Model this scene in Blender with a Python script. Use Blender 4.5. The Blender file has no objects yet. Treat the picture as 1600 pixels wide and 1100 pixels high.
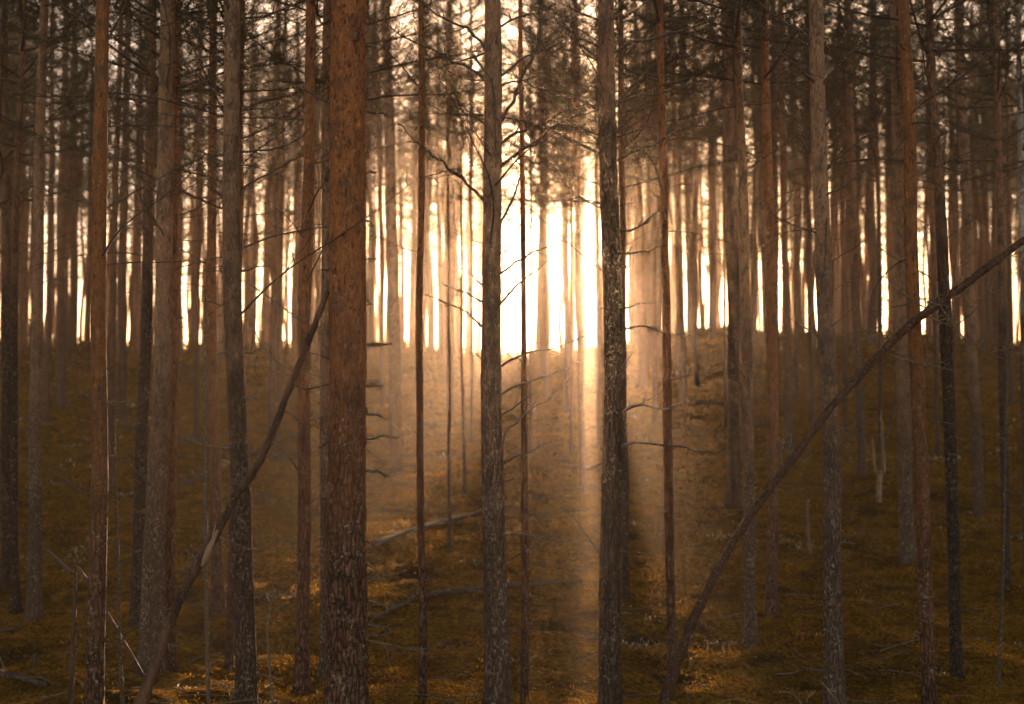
import bpy, math, numpy as np
from mathutils import Vector, Matrix

rng = np.random.default_rng(11)
SC = bpy.context.scene
COL = SC.collection

# ------------------------------------------------------------------ camera model
F = 2222.2                     # focal length in photo pixels (50 mm on 36 mm, 1600 px wide)
PITCH = math.radians(4.0)
CP, SP = math.cos(PITCH), math.sin(PITCH)

def ray(px, py):
    u, v = (px - 800) / F, (550 - py) / F
    return np.array([u, CP - v * SP, SP + v * CP])

def at(px, py, d):
    r = ray(px, py)
    return r * (d / r[1])

def proj(x, y, z):
    dep = y * CP + z * SP
    return 800 + F * x / dep, 550 - F * (z * CP - y * SP) / dep

def px_size(w, p):             # width in photo pixels -> metres at point p
    return w * (p[1] * CP + p[2] * SP) / F

# ------------------------------------------------------------------ noise
_perm = np.random.default_rng(3).random((256, 256, 1)).astype(np.float32)[:, :, 0]
def vnoise(x, y, s=0):
    x = np.asarray(x, float) + s * 17.31; y = np.asarray(y, float) + s * 9.77
    xi = np.floor(x).astype(int); yi = np.floor(y).astype(int)
    fx = x - xi; fy = y - yi
    fx = fx * fx * (3 - 2 * fx); fy = fy * fy * (3 - 2 * fy)
    a = _perm[xi & 255, yi & 255]; b = _perm[(xi + 1) & 255, yi & 255]
    c = _perm[xi & 255, (yi + 1) & 255]; d = _perm[(xi + 1) & 255, (yi + 1) & 255]
    return (a * (1 - fx) + b * fx) * (1 - fy) + (c * (1 - fx) + d * fx) * fy - 0.5

# ------------------------------------------------------------------ ground shape (z = 0 at the eye)
_gd = [-60, -30, 0, 5, 9, 12, 14, 18, 23, 30, 36, 42, 48, 53, 58, 65, 80, 120, 240]
_gz = [-1.1, -1.3, -1.62, -1.68, -1.73, -1.90, -1.88, -1.60, -1.00, 0.05, 1.1, 2.13, 3.12, 3.78, 4.08, 4.10, 3.6, 1.6, -5]
_td = np.arange(-60, 240, 0.25)
_tz = np.interp(_td, _gd, _gz)
_k = np.hanning(17); _k /= _k.sum()
_tz = np.convolve(np.pad(_tz, 8, mode='edge'), _k, 'valid')
def ground_base(x, y):
    x = np.asarray(x, float); y = np.asarray(y, float)
    z = np.interp(y, _td, _tz)
    lat = np.interp(x, [-60, -30, -19, -9, -4, 0, 3, 7, 14, 22, 40, 80], [0.2, -.1, -.15, -.05, -.05, -.6, -.3, .36, .34, .1, .3, .6])
    s = np.clip((y - 20) / 28, 0, 1); s = s * s * (3 - 2 * s)
    z = z + lat * s
    z = z + (0.26 * vnoise(x / 5.5, y / 5.5, 1) + .5 * vnoise(x / 9, y / 14, 9) * np.clip((y - 25) / 20, 0, 1)) * np.clip((y - 4) / 8, 0, 1)
    return z
def ground_z(x, y):
    z = ground_base(x, y)
    return z + 0.22 * vnoise(np.asarray(x) / 1.2, np.asarray(y) / 1.0, 2) + 0.13 * vnoise(np.asarray(x) / .5, np.asarray(y) / .42, 4)

def pix2ground(px, py, lo=4.0, hi=62.0):
    d = np.linspace(lo, hi, 3000)
    r = ray(px, py)
    x = r[0] * d / r[1]; z = r[2] * d / r[1]
    g = ground_base(x, d)
    hit = np.nonzero(z <= g)[0]
    i = hit[0] if len(hit) else len(d) - 1
    return np.array([x[i], d[i], g[i]])

# ------------------------------------------------------------------ mesh building
class MB:
    def __init__(s):
        s.v = []; s.q = []; s.t = []; s.qm = []; s.tm = []; s.n = 0
    def add(s, v, q=None, t=None, m=0):
        v = np.asarray(v, np.float32).reshape(-1, 3)
        if q is not None and len(q):
            q = np.asarray(q, np.int32) + s.n; s.q.append(q); s.qm.append(np.full(len(q), m, np.int32))
        if t is not None and len(t):
            t = np.asarray(t, np.int32) + s.n; s.t.append(t); s.tm.append(np.full(len(t), m, np.int32))
        s.v.append(v); s.n += len(v)
    def tube(s, pts, rad, sides=6, m=0, cap=True):
        pts = np.asarray(pts, float); rad = np.asarray(rad, float); N = len(pts)
        tan = np.gradient(pts, axis=0); tan /= np.linalg.norm(tan, axis=1)[:, None] + 1e-9
        mean = tan.mean(0)
        ref = np.eye(3)[np.argmin(np.abs(mean))]
        a = np.cross(tan, ref); a /= np.linalg.norm(a, axis=1)[:, None] + 1e-9
        b = np.cross(tan, a)
        th = np.linspace(0, 2 * np.pi, sides, endpoint=False)
        ring = (np.cos(th)[None, :, None] * a[:, None, :] + np.sin(th)[None, :, None] * b[:, None, :])
        v = pts[:, None, :] + ring * rad[:, None, None]
        i = np.arange(N - 1)[:, None] * sides; j = np.arange(sides)[None, :]; j2 = (j + 1) % sides
        q = np.stack([i + j, i + j2, i + sides + j2, i + sides + j], -1).reshape(-1, 4)
        v = v.reshape(-1, 3); t = None
        if cap:
            c = len(v); v = np.vstack([v, pts[-1:] + tan[-1:] * rad[-1] * 0.3])
            k = (N - 1) * sides; jj = np.arange(sides)
            t = np.stack([k + jj, k + (jj + 1) % sides, np.full(sides, c)], -1)
        s.add(v, q, t, m)
    def mesh(s, name, mats, smooth=True):
        me = bpy.data.meshes.new(name)
        v = np.vstack(s.v) if s.v else np.zeros((0, 3), np.float32)
        q = np.vstack(s.q) if s.q else np.zeros((0, 4), np.int32)
        t = np.vstack(s.t) if s.t else np.zeros((0, 3), np.int32)
        me.vertices.add(len(v)); me.vertices.foreach_set('co', v.astype(np.float32).ravel())
        loops = np.concatenate([q.ravel(), t.ravel()]).astype(np.int32)
        me.loops.add(len(loops)); me.loops.foreach_set('vertex_index', loops)
        npoly = len(q) + len(t)
        start = np.concatenate([np.arange(len(q)) * 4, len(q) * 4 + np.arange(len(t)) * 3]).astype(np.int32)
        me.polygons.add(npoly); me.polygons.foreach_set('loop_start', start)
        mi = np.concatenate([*(s.qm or [np.zeros(0, np.int32)]), *(s.tm or [np.zeros(0, np.int32)])]).astype(np.int32)
        me.polygons.foreach_set('material_index', mi)
        me.polygons.foreach_set('use_smooth', np.full(npoly, smooth, bool))
        for m in mats: me.materials.append(m)
        me.update(calc_edges=True)
        return me

def link(name, me, parent=None, loc=(0, 0, 0), rot=(0, 0, 0), scale=(1, 1, 1)):
    o = bpy.data.objects.new(name, me); COL.objects.link(o)
    if parent is not None: o.parent = parent
    o.location = loc; o.rotation_euler = rot; o.scale = scale
    return o
def tag(o, label=None, cat=None, group=None, kind=None):
    if label: o['label'] = label
    if cat: o['category'] = cat
    if group: o['group'] = group
    if kind: o['kind'] = kind
    return o
def empty(name, loc):
    o = bpy.data.objects.new(name, None); COL.objects.link(o); o.location = loc
    o.empty_display_size = 0.2
    return o

# ------------------------------------------------------------------ materials
class NT:
    def __init__(s, name):
        s.m = bpy.data.materials.new(name); s.m.use_nodes = True
        s.t = s.m.node_tree; s.t.nodes.clear()
        s.out = s.n('ShaderNodeOutputMaterial')
    def n(s, typ, **kw):
        x = s.t.nodes.new(typ)
        for k, v in kw.items(): setattr(x, k, v)
        return x
    def set(s, sock, val):
        if isinstance(val, bpy.types.NodeSocket): s.t.links.new(val, sock)
        else:
            if hasattr(sock.default_value, '__len__') and len(sock.default_value) == 4 and len(val) == 3: val = (*val, 1)
            sock.default_value = val
    def noise(s, vec, scale, detail=3, rough=.6, out=0):
        x = s.n('ShaderNodeTexNoise'); s.set(x.inputs['Vector'], vec)
        x.inputs['Scale'].default_value = scale; x.inputs['Detail'].default_value = detail; x.inputs['Roughness'].default_value = rough
        return x.outputs[out]
    def ramp(s, fac, stops):
        x = s.n('ShaderNodeValToRGB'); s.set(x.inputs[0], fac)
        el = x.color_ramp.elements
        while len(el) < len(stops): el.new(.5)
        for e, (p, c) in zip(el, stops):
            e.position = p; e.color = (c, c, c, 1) if isinstance(c, (int, float)) else (*c, 1)
        return x.outputs[0]
    def mix(s, f, a, b, mode='MIX'):
        x = s.n('ShaderNodeMix', data_type='RGBA', blend_type=mode)
        s.set(x.inputs[0], f); s.set(x.inputs[6], a); s.set(x.inputs[7], b)
        return x.outputs[2]
    def math(s, op, a, b=0.0, c=0.0):
        x = s.n('ShaderNodeMath', operation=op)
        s.set(x.inputs[0], a); s.set(x.inputs[1], b); s.set(x.inputs[2], c)
        return x.outputs[0]
    def bsdf(s, col, rough=.9, normal=None, spec=.2):
        p = s.n('ShaderNodeBsdfPrincipled')
        s.set(p.inputs['Base Color'], col); s.set(p.inputs['Roughness'], rough)
        p.inputs['Specular IOR Level'].default_value = spec
        if normal is not None: s.t.links.new(normal, p.inputs['Normal'])
        return p.outputs[0]
    def bump(s, h, strength, dist):
        b = s.n('ShaderNodeBump'); s.set(b.inputs['Height'], h)
        b.inputs['Strength'].default_value = strength; b.inputs['Distance'].default_value = dist
        return b.outputs[0]
    def done(s, shader):
        s.t.links.new(shader, s.out.inputs['Surface']); return s.m

def bark_mat(name, low, low2, up, fissure, z0, z1, lichen=.5, fine=1.0, detail=True):
    """Scots pine bark: dark fissured plates low down, thin flaky orange bark higher up."""
    t = NT(name)
    tc = t.n('ShaderNodeTexCoord'); oi = t.n('ShaderNodeObjectInfo')
    off = t.n('ShaderNodeVectorMath', operation='SCALE'); off.inputs[0].default_value = (13.7, 7.1, 31.3)
    t.t.links.new(oi.outputs['Random'], off.inputs['Scale'])
    add = t.n('ShaderNodeVectorMath', operation='ADD')
    t.t.links.new(tc.outputs['Object'], add.inputs[0]); t.t.links.new(off.outputs[0], add.inputs[1])
    P = add.outputs[0]
    mp = t.n('ShaderNodeMapping'); t.t.links.new(P, mp.inputs[0]); mp.inputs['Scale'].default_value = (1, 1, .30)
    mp2 = t.n('ShaderNodeMapping'); t.t.links.new(P, mp2.inputs[0]); mp2.inputs['Scale'].default_value = (1, 1, .45)
    sep = t.n('ShaderNodeSeparateXYZ'); t.t.links.new(tc.outputs['Object'], sep.inputs[0])
    big = t.noise(P, 3.0, 3)
    # warp for the plates
    wn = t.n('ShaderNodeTexNoise'); t.t.links.new(mp.outputs[0], wn.inputs['Vector']); wn.inputs['Scale'].default_value = 22; wn.inputs['Detail'].default_value = 3
    wa = t.n('ShaderNodeMix', data_type='VECTOR'); wa.inputs[0].default_value = .05
    t.t.links.new(mp.outputs[0], wa.inputs[4]); t.t.links.new(wn.outputs['Color'], wa.inputs[5])
    vo = t.n('ShaderNodeTexVoronoi', feature='DISTANCE_TO_EDGE'); vo.inputs['Scale'].default_value = 34 * fine
    t.t.links.new(wa.outputs[1], vo.inputs['Vector'])
    vc = t.n('ShaderNodeTexVoronoi', feature='F1'); vc.inputs['Scale'].default_value = 34 * fine
    t.t.links.new(wa.outputs[1], vc.inputs['Vector'])
    plate = t.ramp(vo.outputs[0], [(0, 0.0), (.09, .55), (.3, 1.0)])
    med = t.noise(mp2.outputs[0], 30, 5, .65)
    fin = t.noise(mp.outputs[0], 120, 4, .7)
    # height on the trunk decides how orange the bark is (young bark is orange)
    zz = t.math('ADD', sep.outputs[2], t.math('MULTIPLY', t.math('SUBTRACT', big, .5), 2.6))
    zz = t.math('ADD', zz, t.math('MULTIPLY', t.math('SUBTRACT', med, .5), 1.4))
    mr = t.n('ShaderNodeMapRange'); t.set(mr.inputs[0], zz); mr.inputs[1].default_value = z0; mr.inputs[2].default_value = z1
    hi = mr.outputs[0]
    lowc = t.mix(t.ramp(med, [(.35, 0.), (.65, 1.)]), low, low2)
    sh = t.n('ShaderNodeSeparateColor'); t.t.links.new(vc.outputs['Color'], sh.inputs[0])
    lowc = t.mix(t.math('MULTIPLY', sh.outputs[0], .45), lowc, tuple(c * .45 for c in low))
    lowc = t.mix(t.math('SUBTRACT', 1.0, plate), lowc, fissure)
    upn = t.mix(t.ramp(fin, [(.3, 0.), (.7, 1.)]), tuple(c * .62 for c in up), tuple(min(1, c * 1.2) for c in up))
    upn = t.mix(t.ramp(med, [(.5, 0.), (.72, .75)]), upn, low2)
    mot = t.noise(mp2.outputs[0], 9, 4, .7)
    upn = t.mix(t.ramp(mot, [(.50, 0.), (.60, .7)]), upn, tuple(c * .55 + .02 for c in low2))
    upn = t.mix(t.ramp(t.noise(mp.outputs[0], 45, 4, .8), [(.54, 0.), (.64, .85)]), upn, fissure)
    upn = t.mix(t.ramp(t.noise(mp2.outputs[0], 26, 4, .8), [(.58, 0.), (.68, .8)]), upn, tuple(min(1, c * 1.7) for c in up))
    col = t.mix(hi, lowc, upn)
    # grey-green lichen flecks, thicker low on the trunk
    ln = t.noise(P, 36, 5, .75)
    lb = t.noise(P, 6, 2)
    lf = t.math('MULTIPLY', t.ramp(ln, [(.54, 0.), (.62, 1.)]), t.ramp(lb, [(.40, .1), (.62, 1.)]))
    lf = t.math('MULTIPLY', lf, t.math('MULTIPLY', t.math('SUBTRACT', 1.15, hi), lichen))
    col = t.mix(lf, col, (.32, .27, .20))
    ov = t.math('MULTIPLY_ADD', oi.outputs['Random'], .3, .92)
    mul = t.n('ShaderNodeVectorMath', operation='SCALE'); t.t.links.new(col, mul.inputs[0]); t.set(mul.inputs['Scale'], ov)
    col = mul.outputs[0]
    nrm = None
    if detail:
        h = t.math('ADD', t.math('MULTIPLY', plate, t.math('SUBTRACT', 1.1, hi)), t.math('ADD', t.math('MULTIPLY', med, .9), t.math('MULTIPLY', fin, .35)))
        nrm = t.bump(h, .9, .012)
    return t.done(t.bsdf(col, .9, nrm, .04))

def simple_mat(name, c1, c2, scale=40, bump=.3, lichen=0.0, stretch=None, rough=.9, c3=None, dist=.004):
    t = NT(name)
    tc = t.n('ShaderNodeTexCoord')
    P = tc.outputs['Object']
    if stretch:
        mp = t.n('ShaderNodeMapping'); t.t.links.new(P, mp.inputs[0]); mp.inputs['Scale'].default_value = stretch; P = mp.outputs[0]
    n = t.noise(P, scale, 5, .65)
    col = t.mix(t.ramp(n, [(.35, 0.), (.65, 1.)]), c1, c2)
    if c3 is not None:
        col = t.mix(t.ramp(t.noise(P, scale * .2, 3), [(.45, 0.), (.6, 1.)]), col, c3)
    if lichen:
        l = t.ramp(t.noise(tc.outputs['Object'], 70, 3, .7), [(.55, 0.), (.68, lichen)])
        col = t.mix(l, col, (.36, .30, .21))
    return t.done(t.bsdf(col, rough, t.bump(n, bump, dist), .05))

def leaf_mat(name, cols, trans, scale=.6, fine=14):
    t = NT(name)
    g = t.n('ShaderNodeNewGeometry')
    a = t.noise(g.outputs['Position'], scale, 3); b = t.noise(g.outputs['Position'], fine, 2)
    col = t.mix(t.ramp(a, [(.42, 0.), (.56, 1.)]), cols[0], cols[1])
    col = t.mix(t.ramp(b, [(.45, 0.), (.7, 1.)]), col, cols[2])
    rp = g.outputs['Random Per Island']
    s = t.math('MULTIPLY_ADD', rp, .6, .65)
    mul = t.n('ShaderNodeVectorMath', operation='SCALE'); t.t.links.new(col, mul.inputs[0]); t.set(mul.inputs['Scale'], s)
    d = t.n('ShaderNodeBsdfDiffuse'); t.t.links.new(mul.outputs[0], d.inputs[0])
    tr = t.n('ShaderNodeBsdfTranslucent'); t.t.links.new(mul.outputs[0], tr.inputs[0])
    mx = t.n('ShaderNodeMixShader'); mx.inputs[0].default_value = trans
    t.t.links.new(d.outputs[0], mx.inputs[1]); t.t.links.new(tr.outputs[0], mx.inputs[2])
    return t.done(mx.outputs[0])

M = {}
M['orange'] = bark_mat('bark orange', (.155, .085, .055), (.20, .09, .045), (.36, .14, .052), (.035, .021, .015), .9, 3.2, 1.0)
M['rust'] = bark_mat('bark rust', (.12, .068, .045), (.15, .072, .036), (.25, .105, .038), (.03, .019, .014), .4, 2.8, .9)
M['red'] = bark_mat('bark red brown', (.15, .085, .055), (.19, .09, .05), (.32, .14, .06), (.035, .02, .015), .6, 3.4, .5)
M['grey'] = bark_mat('bark grey brown', (.19, .125, .082), (.14, .09, .058), (.35, .195, .11), (.06, .04, .03), 1.3, 3.8, 1.0, 1.35)
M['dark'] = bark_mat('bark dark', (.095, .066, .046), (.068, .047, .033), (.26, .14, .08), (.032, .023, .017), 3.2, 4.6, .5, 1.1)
M['far'] = bark_mat('bark plain', (.13, .085, .06), (.10, .065, .045), (.27, .13, .065), (.035, .022, .017), 1.5, 5.0, .4, 1.3, False)
M['pale'] = bark_mat('bark pale', (.14, .1, .075), (.12, .085, .06), (.5, .45, .38), (.04, .03, .025), 3.0, 4.5, .4, 1.3, False)
M['flake'] = leaf_mat('bark flakes', ((.30, .115, .04), (.24, .095, .038), (.14, .06, .03)), .4, 3, 60)
M['twig'] = simple_mat('dead twig', (.065, .044, .032), (.12, .085, .06), 60, .4, .8)
M['twigl'] = simple_mat('lichened twig', (.11, .075, .048), (.18, .13, .085), 80, .5, 1.0)
M['pole'] = simple_mat('barkless dead wood', (.045, .028, .02), (.10, .058, .038), 26, .9, .35, (1, 1, .3), .8, (.16, .085, .05), .01)
M['pole2'] = simple_mat('reddish dead bark', (.035, .02, .014), (.09, .045, .027), 30, .9, .4, (1, 1, .5), .8, (.085, .045, .027), .008)
M['scar'] = simple_mat('torn pale wood', (.40, .27, .16), (.26, .16, .09), 60, .8, 0, (2, 2, .15), .8, None, .006)
M['deadwood'] = simple_mat('grey deadwood', (.22, .155, .10), (.13, .09, .06), 40, .8, 0, (2, 2, .2), .85, (.27, .19, .12), .006)
M['log'] = simple_mat('weathered log', (.05, .034, .025), (.10, .07, .05), 18, .9, .6, None, .9, None, .012)
M['needle'] = leaf_mat('pine needles', ((.10, .098, .055), (.12, .108, .056), (.15, .125, .058)), .55, .5, 9)
M['moss'] = leaf_mat('moss and dwarf shrubs', ((.30, .13, .016), (.13, .066, .012), (.29, .155, .026)), .38, 1.1, 5)
M['shrub'] = leaf_mat('blueberry leaves', ((.11, .065, .014), (.075, .055, .014), (.15, .08, .015)), .35, 1.2, 8)
M['lichen'] = leaf_mat('reindeer lichen', ((.42, .36, .27), (.34, .28, .20), (.48, .43, .34)), .25, 2, 30)

def ground_mat():
    t = NT('forest floor')
    g = t.n('ShaderNodeNewGeometry'); P = g.outputs['Position']
    a = t.noise(P, .5, 4, .6); b = t.noise(P, 3.2, 5, .65); c = t.noise(P, 22, 4, .7); e = t.noise(P, 90, 3, .7)
    col = t.mix(t.ramp(a, [(.4, 0.), (.6, 1.)]), (.21, .105, .016), (.115, .062, .013))
    col = t.mix(t.ramp(b, [(.42, 0.), (.66, 1.)]), col, (.30, .155, .024))
    col = t.mix(t.ramp(c, [(.40, .75), (.56, 0.)]), col, (.035, .02, .008))
    col = t.mix(t.ramp(t.noise(P, 1.7, 3), [(.54, 0.), (.64, .8)]), col, (.045, .03, .016))
    pl = t.math('MULTIPLY', t.ramp(t.noise(P, 1.1, 3), [(.62, 0.), (.68, 1.)]), t.ramp(c, [(.5, 0.), (.6, .8)]))
    col = t.mix(t.math('MULTIPLY', pl, .5), col, (.24, .19, .12))
    h = t.math('ADD', t.math('MULTIPLY', c, 1.0), t.math('MULTIPLY', e, .4))
    return t.done(t.bsdf(col, .95, t.bump(h, 1.0, .05), 0.0))
M['ground'] = ground_mat()

# ------------------------------------------------------------------ ground sheet
def axis(parts):
    out = []
    for a, b, st in parts: out.append(np.arange(a, b, st))
    out.append([parts[-1][1]]); return np.concatenate(out)
ys = axis([(-40, 6, 1.0), (6, 9, .1), (9, 16, .045), (16, 28, .1), (28, 62, .22), (62, 120, 1.2), (120, 220, 5)])
xs = axis([(-110, -40, 4), (-40, -22, .6), (-22, -8, .2), (-8, 8, .06), (8, 22, .2), (22, 40, .6), (40, 110, 4)])
X, Y = np.meshgrid(xs, ys)
Z = ground_z(X, Y)
fine = np.clip((30 - Y) / 15, 0, 1) * np.clip((Y - 5) / 3, 0, 1)
Z = Z + fine * (.06 * vnoise(X / .19, Y / .17, 7) + .025 * vnoise(X / .08, Y / .08, 8))
nx, ny = len(xs), len(ys)
mb = MB()
i = (np.arange(ny - 1)[:, None] * nx + np.arange(nx - 1)[None, :]).ravel()
mb.add(np.stack([X, Y, Z], -1), np.stack([i, i + 1, i + nx + 1, i + nx], -1))
tag(link('ground', mb.mesh('ground', [M['ground']])), kind='structure')

# ------------------------------------------------------------------ ground cover (uncountable)
def blades(n, dlo, dhi, power, size, wid, seed, mask=None, up=.75, lift=0.0):
    r = np.random.default_rng(seed)
    u = r.random(n)
    d = dlo * (dhi / dlo) ** (u ** power)
    x = (r.random(n) * 2 - 1) * (.44 * d + 1.5)
    # gather into clumps
    cx = np.round(x / .22 + r.normal(0, .6, n)) * .22; cy = np.round(d / .22 + r.normal(0, .6, n)) * .22
    k = .35
    x = x * (1 - k) + (cx + r.normal(0, .05, n)) * k; d = d * (1 - k) + (cy + r.normal(0, .05, n)) * k
    if mask is not None:
        keep = mask(x, d, r); x = x[keep]; d = d[keep]; n = len(x)
    z = ground_z(x, d)
    s = size * np.clip(d / 11, .8, 4) * r.uniform(.5, 1.5, n)
    w = wid * np.clip(d / 11, .8, 4) * r.uniform(.6, 1.3, n)
    az = r.random(n) * 2 * np.pi; el = np.arcsin(np.clip(r.normal(up, .35, n), -.2, 1))
    dirv = np.stack([np.cos(az) * np.cos(el), np.sin(az) * np.cos(el), np.sin(el)], -1)
    a2 = r.random(n) * 2 * np.pi
    side = np.stack([np.cos(a2), np.sin(a2), r.normal(0, .3, n)], -1)
    base = np.stack([x, d, z - .01 + lift * r.random(n)], -1)
    v = np.empty((n, 4, 3), np.float32)
    v[:, 0] = base - side * w[:, None] * .25
    mid = base + dirv * (s * .55)[:, None]
    v[:, 1] = mid + side * w[:, None] * .5
    v[:, 2] = base + dirv * s[:, None] + np.stack([np.zeros(n), np.zeros(n), -s * .15], -1)
    v[:, 3] = mid - side * w[:, None] * .5
    b = MB(); ii = np.arange(n)[:, None] * 4 + np.arange(4)[None, :]
    b.add(v.reshape(-1, 3), ii); return b

def shrub(x, y, r):
    return (vnoise(x / .8, y / .8, 41) + .4 * vnoise(x / .3, y / .3, 42) > .22) | ((y > 40) & (r.random(len(x)) < .35))

def dens(x, y, r):
    m = vnoise(x / 1.3, y / 1.3, 21) + .5 * vnoise(x / .4, y / .4, 22)
    return r.random(len(x)) < np.clip(.55 + 1.3 * m, .12, 1)
b = blades(620000, 7.0, 58, 1.0, .028, .013, 5, dens, .38, .035)
tag(link('moss_cover', b.mesh('moss_cover', [M['moss']], False)), kind='stuff')

b = blades(150000, 8.0, 62, .8, .03, .013, 15, shrub, .55, .10)
c = blades(70000, 41, 63, 1.0, .07, .012, 16, lambda x, y, r: r.random(len(x)) < np.clip(.45 + 2 * vnoise(x / 1.6, y / 1.6, 51), .03, 1), .8, .25)
b.add(np.vstack(c.v), np.vstack(c.q))
tag(link('dwarf_shrubs', b.mesh('dwarf_shrubs', [M['shrub']], False)), kind='stuff')

def lich(x, y, r):
    m = vnoise(x / .9, y / .9, 31) + .35 * vnoise(x / .25, y / .25, 32)
    return m > .44
b = blades(160000, 7.5, 50, 1.0, .03, .012, 6, lich, .8, .03)
tag(link('lichen_patches', b.mesh('lichen_patches', [M['lichen']], False)), kind='stuff')

b = MB(); r = np.random.default_rng(8)
for k in range(420):
    d = 7.5 * (45 / 7.5) ** r.random(); x = (r.random() * 2 - 1) * (.42 * d + 1)
    L = r.uniform(.15, .8); az = r.random() * np.pi; n = 6
    tt = np.linspace(-.5, .5, n)
    px_ = x + np.cos(az) * L * tt + r.normal(0, .015, n); py_ = d + np.sin(az) * L * tt + r.normal(0, .015, n)
    pz_ = ground_z(px_, py_) + .02 + r.uniform(0, .05)
    b.tube(np.stack([px_, py_, pz_], -1), np.linspace(.007, .003, n) * r.uniform(.6, 1.5), 4)
tag(link('fallen_twigs', b.mesh('fallen_twigs', [M['twigl']])), kind='stuff')

# ------------------------------------------------------------------ branches
def twig_line(p0, d0, L, n, r, wig=.12, lift=0.0):
    pts = [np.array(p0, float)]; d = np.array(d0, float); d /= np.linalg.norm(d)
    for k in range(n - 1):
        d = d + r.normal(0, wig, 3) + np.array([0, 0, lift / n]); d /= np.linalg.norm(d)
        pts.append(pts[-1] + d * L / (n - 1))
    return np.array(pts)
def side_twigs(mb, pts, rad, count, lmax, r, sides=4, sub=True, t0=.25, wig=.15, rmin=.002):
    n = len(pts)
    L = np.linalg.norm(np.diff(pts, axis=0), axis=1).sum()
    for k in range(count):
        t = t0 + (1 - t0) * (k + r.random()) / count
        t = min(t, .98)
        i = min(int(t * (n - 1)), n - 2); f = t * (n - 1) - i
        p = pts[i] * (1 - f) + pts[i + 1] * f
        rr = rad[i] * (1 - f) + rad[i + 1] * f
        d = pts[i + 1] - pts[i]; d /= np.linalg.norm(d) + 1e-9
        q = r.normal(0, 1, 3); q -= d * q.dot(d); q /= np.linalg.norm(q)
        dd = d * r.uniform(.4, .9) + q * .8; dd[2] += .1
        l = lmax * r.uniform(.35, 1) * (1.1 - .6 * t)
        tp = twig_line(p, dd, l, 5, r, wig, .3)
        tr = np.linspace(min(rr * .65, .006), .0011, 5)
        mb.tube(tp, np.maximum(tr, rmin * (.55 if sides == 3 else 1)), sides)
        if sub:
            side_twigs(mb, tp, tr, r.integers(1, 4), l * .45, r, 3, False, .3, wig)
def gen_branch(kind, seed):
    r = np.random.default_rng(seed); mb = MB()
    if kind == 'limb':
        L = r.uniform(.9, 1.7); n = 10
        e = math.radians(r.uniform(2, 32)); p = [np.zeros(3)]; d = np.array([math.cos(e), 0, math.sin(e)])
        cur = r.uniform(-.5, .25); yaw = r.normal(0, .25)
        for k in range(n - 1):
            d = d + np.array([0, yaw / n, cur / n + (.06 if k > 5 else 0)]) + r.normal(0, .05, 3); d /= np.linalg.norm(d)
            p.append(p[-1] + d * L / (n - 1))
        p = np.array(p); rad = np.linspace(1, .18, n) * r.uniform(.0065, .0105)
        mb.tube(p, rad, 5); side_twigs(mb, p, rad, r.integers(6, 12), .45, r)
    elif kind == 'twig':
        L = r.uniform(.3, .7)
        p = twig_line((0, 0, 0), (1, 0, r.uniform(-.1, .5)), L, 7, r, .12, .1); rad = np.linspace(.006, .0015, 7)
        mb.tube(p, rad, 5); side_twigs(mb, p, rad, r.integers(2, 6), .18, r)
    else:
        L = r.uniform(.05, .2)
        p = twig_line((-.01, 0, 0), (1, 0, r.uniform(-.2, .4)), L, 5, r, .12); rad = np.linspace(.011, .006, 5) * r.uniform(.7, 1.1)
        mb.tube(p, rad, 6); side_twigs(mb, p, rad, r.integers(0, 4), .10, r, 3, False)
    return mb
BR = {'limb': [gen_branch('limb', 100 + k).mesh('limb', [M['twig']]) for k in range(10)],
      'twig': [gen_branch('twig', 200 + k).mesh('twig', [M['twig']]) for k in range(8)],
      'stub': [gen_branch('stub', 300 + k).mesh('stub', [M['twigl']]) for k in range(7)]}

def add_branches(root, axis_fn, rad_fn, zlo, zhi, r, n_per_m, limb_z, scale=1.0, cap=95):
    """dead branches in whorls up the stem; each one a child of its own"""
    z = zlo + r.random() * .2; cnt = 0
    while z < zhi and cnt < cap:
        k = r.poisson(n_per_m * .4) if z < limb_z else max(1, r.poisson(n_per_m * .62))
        for _ in range(k):
            zz = z + r.normal(0, .05)
            u = r.random()
            if zz > limb_z: kind = 'limb' if u < .72 else 'twig'
            elif zz > limb_z - 1.8: kind = 'twig' if u < .6 else ('limb' if u < .75 else 'stub')
            else: kind = 'stub' if u < .62 else 'twig'
            a = r.random() * 2 * np.pi
            c = axis_fn(zz); R = rad_fn(zz) * .8
            s = r.uniform(.7, 1.2) * scale
            o = link('dead_branch', BR[kind][r.integers(len(BR[kind]))], root,
                     (c[0] + math.cos(a) * R, c[1] + math.sin(a) * R, zz), (r.normal(0, .3), r.normal(0, .15), a), (s, s, s))
            cnt += 1
            if cnt >= cap: break
        z += r.uniform(.25, .5)

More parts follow.
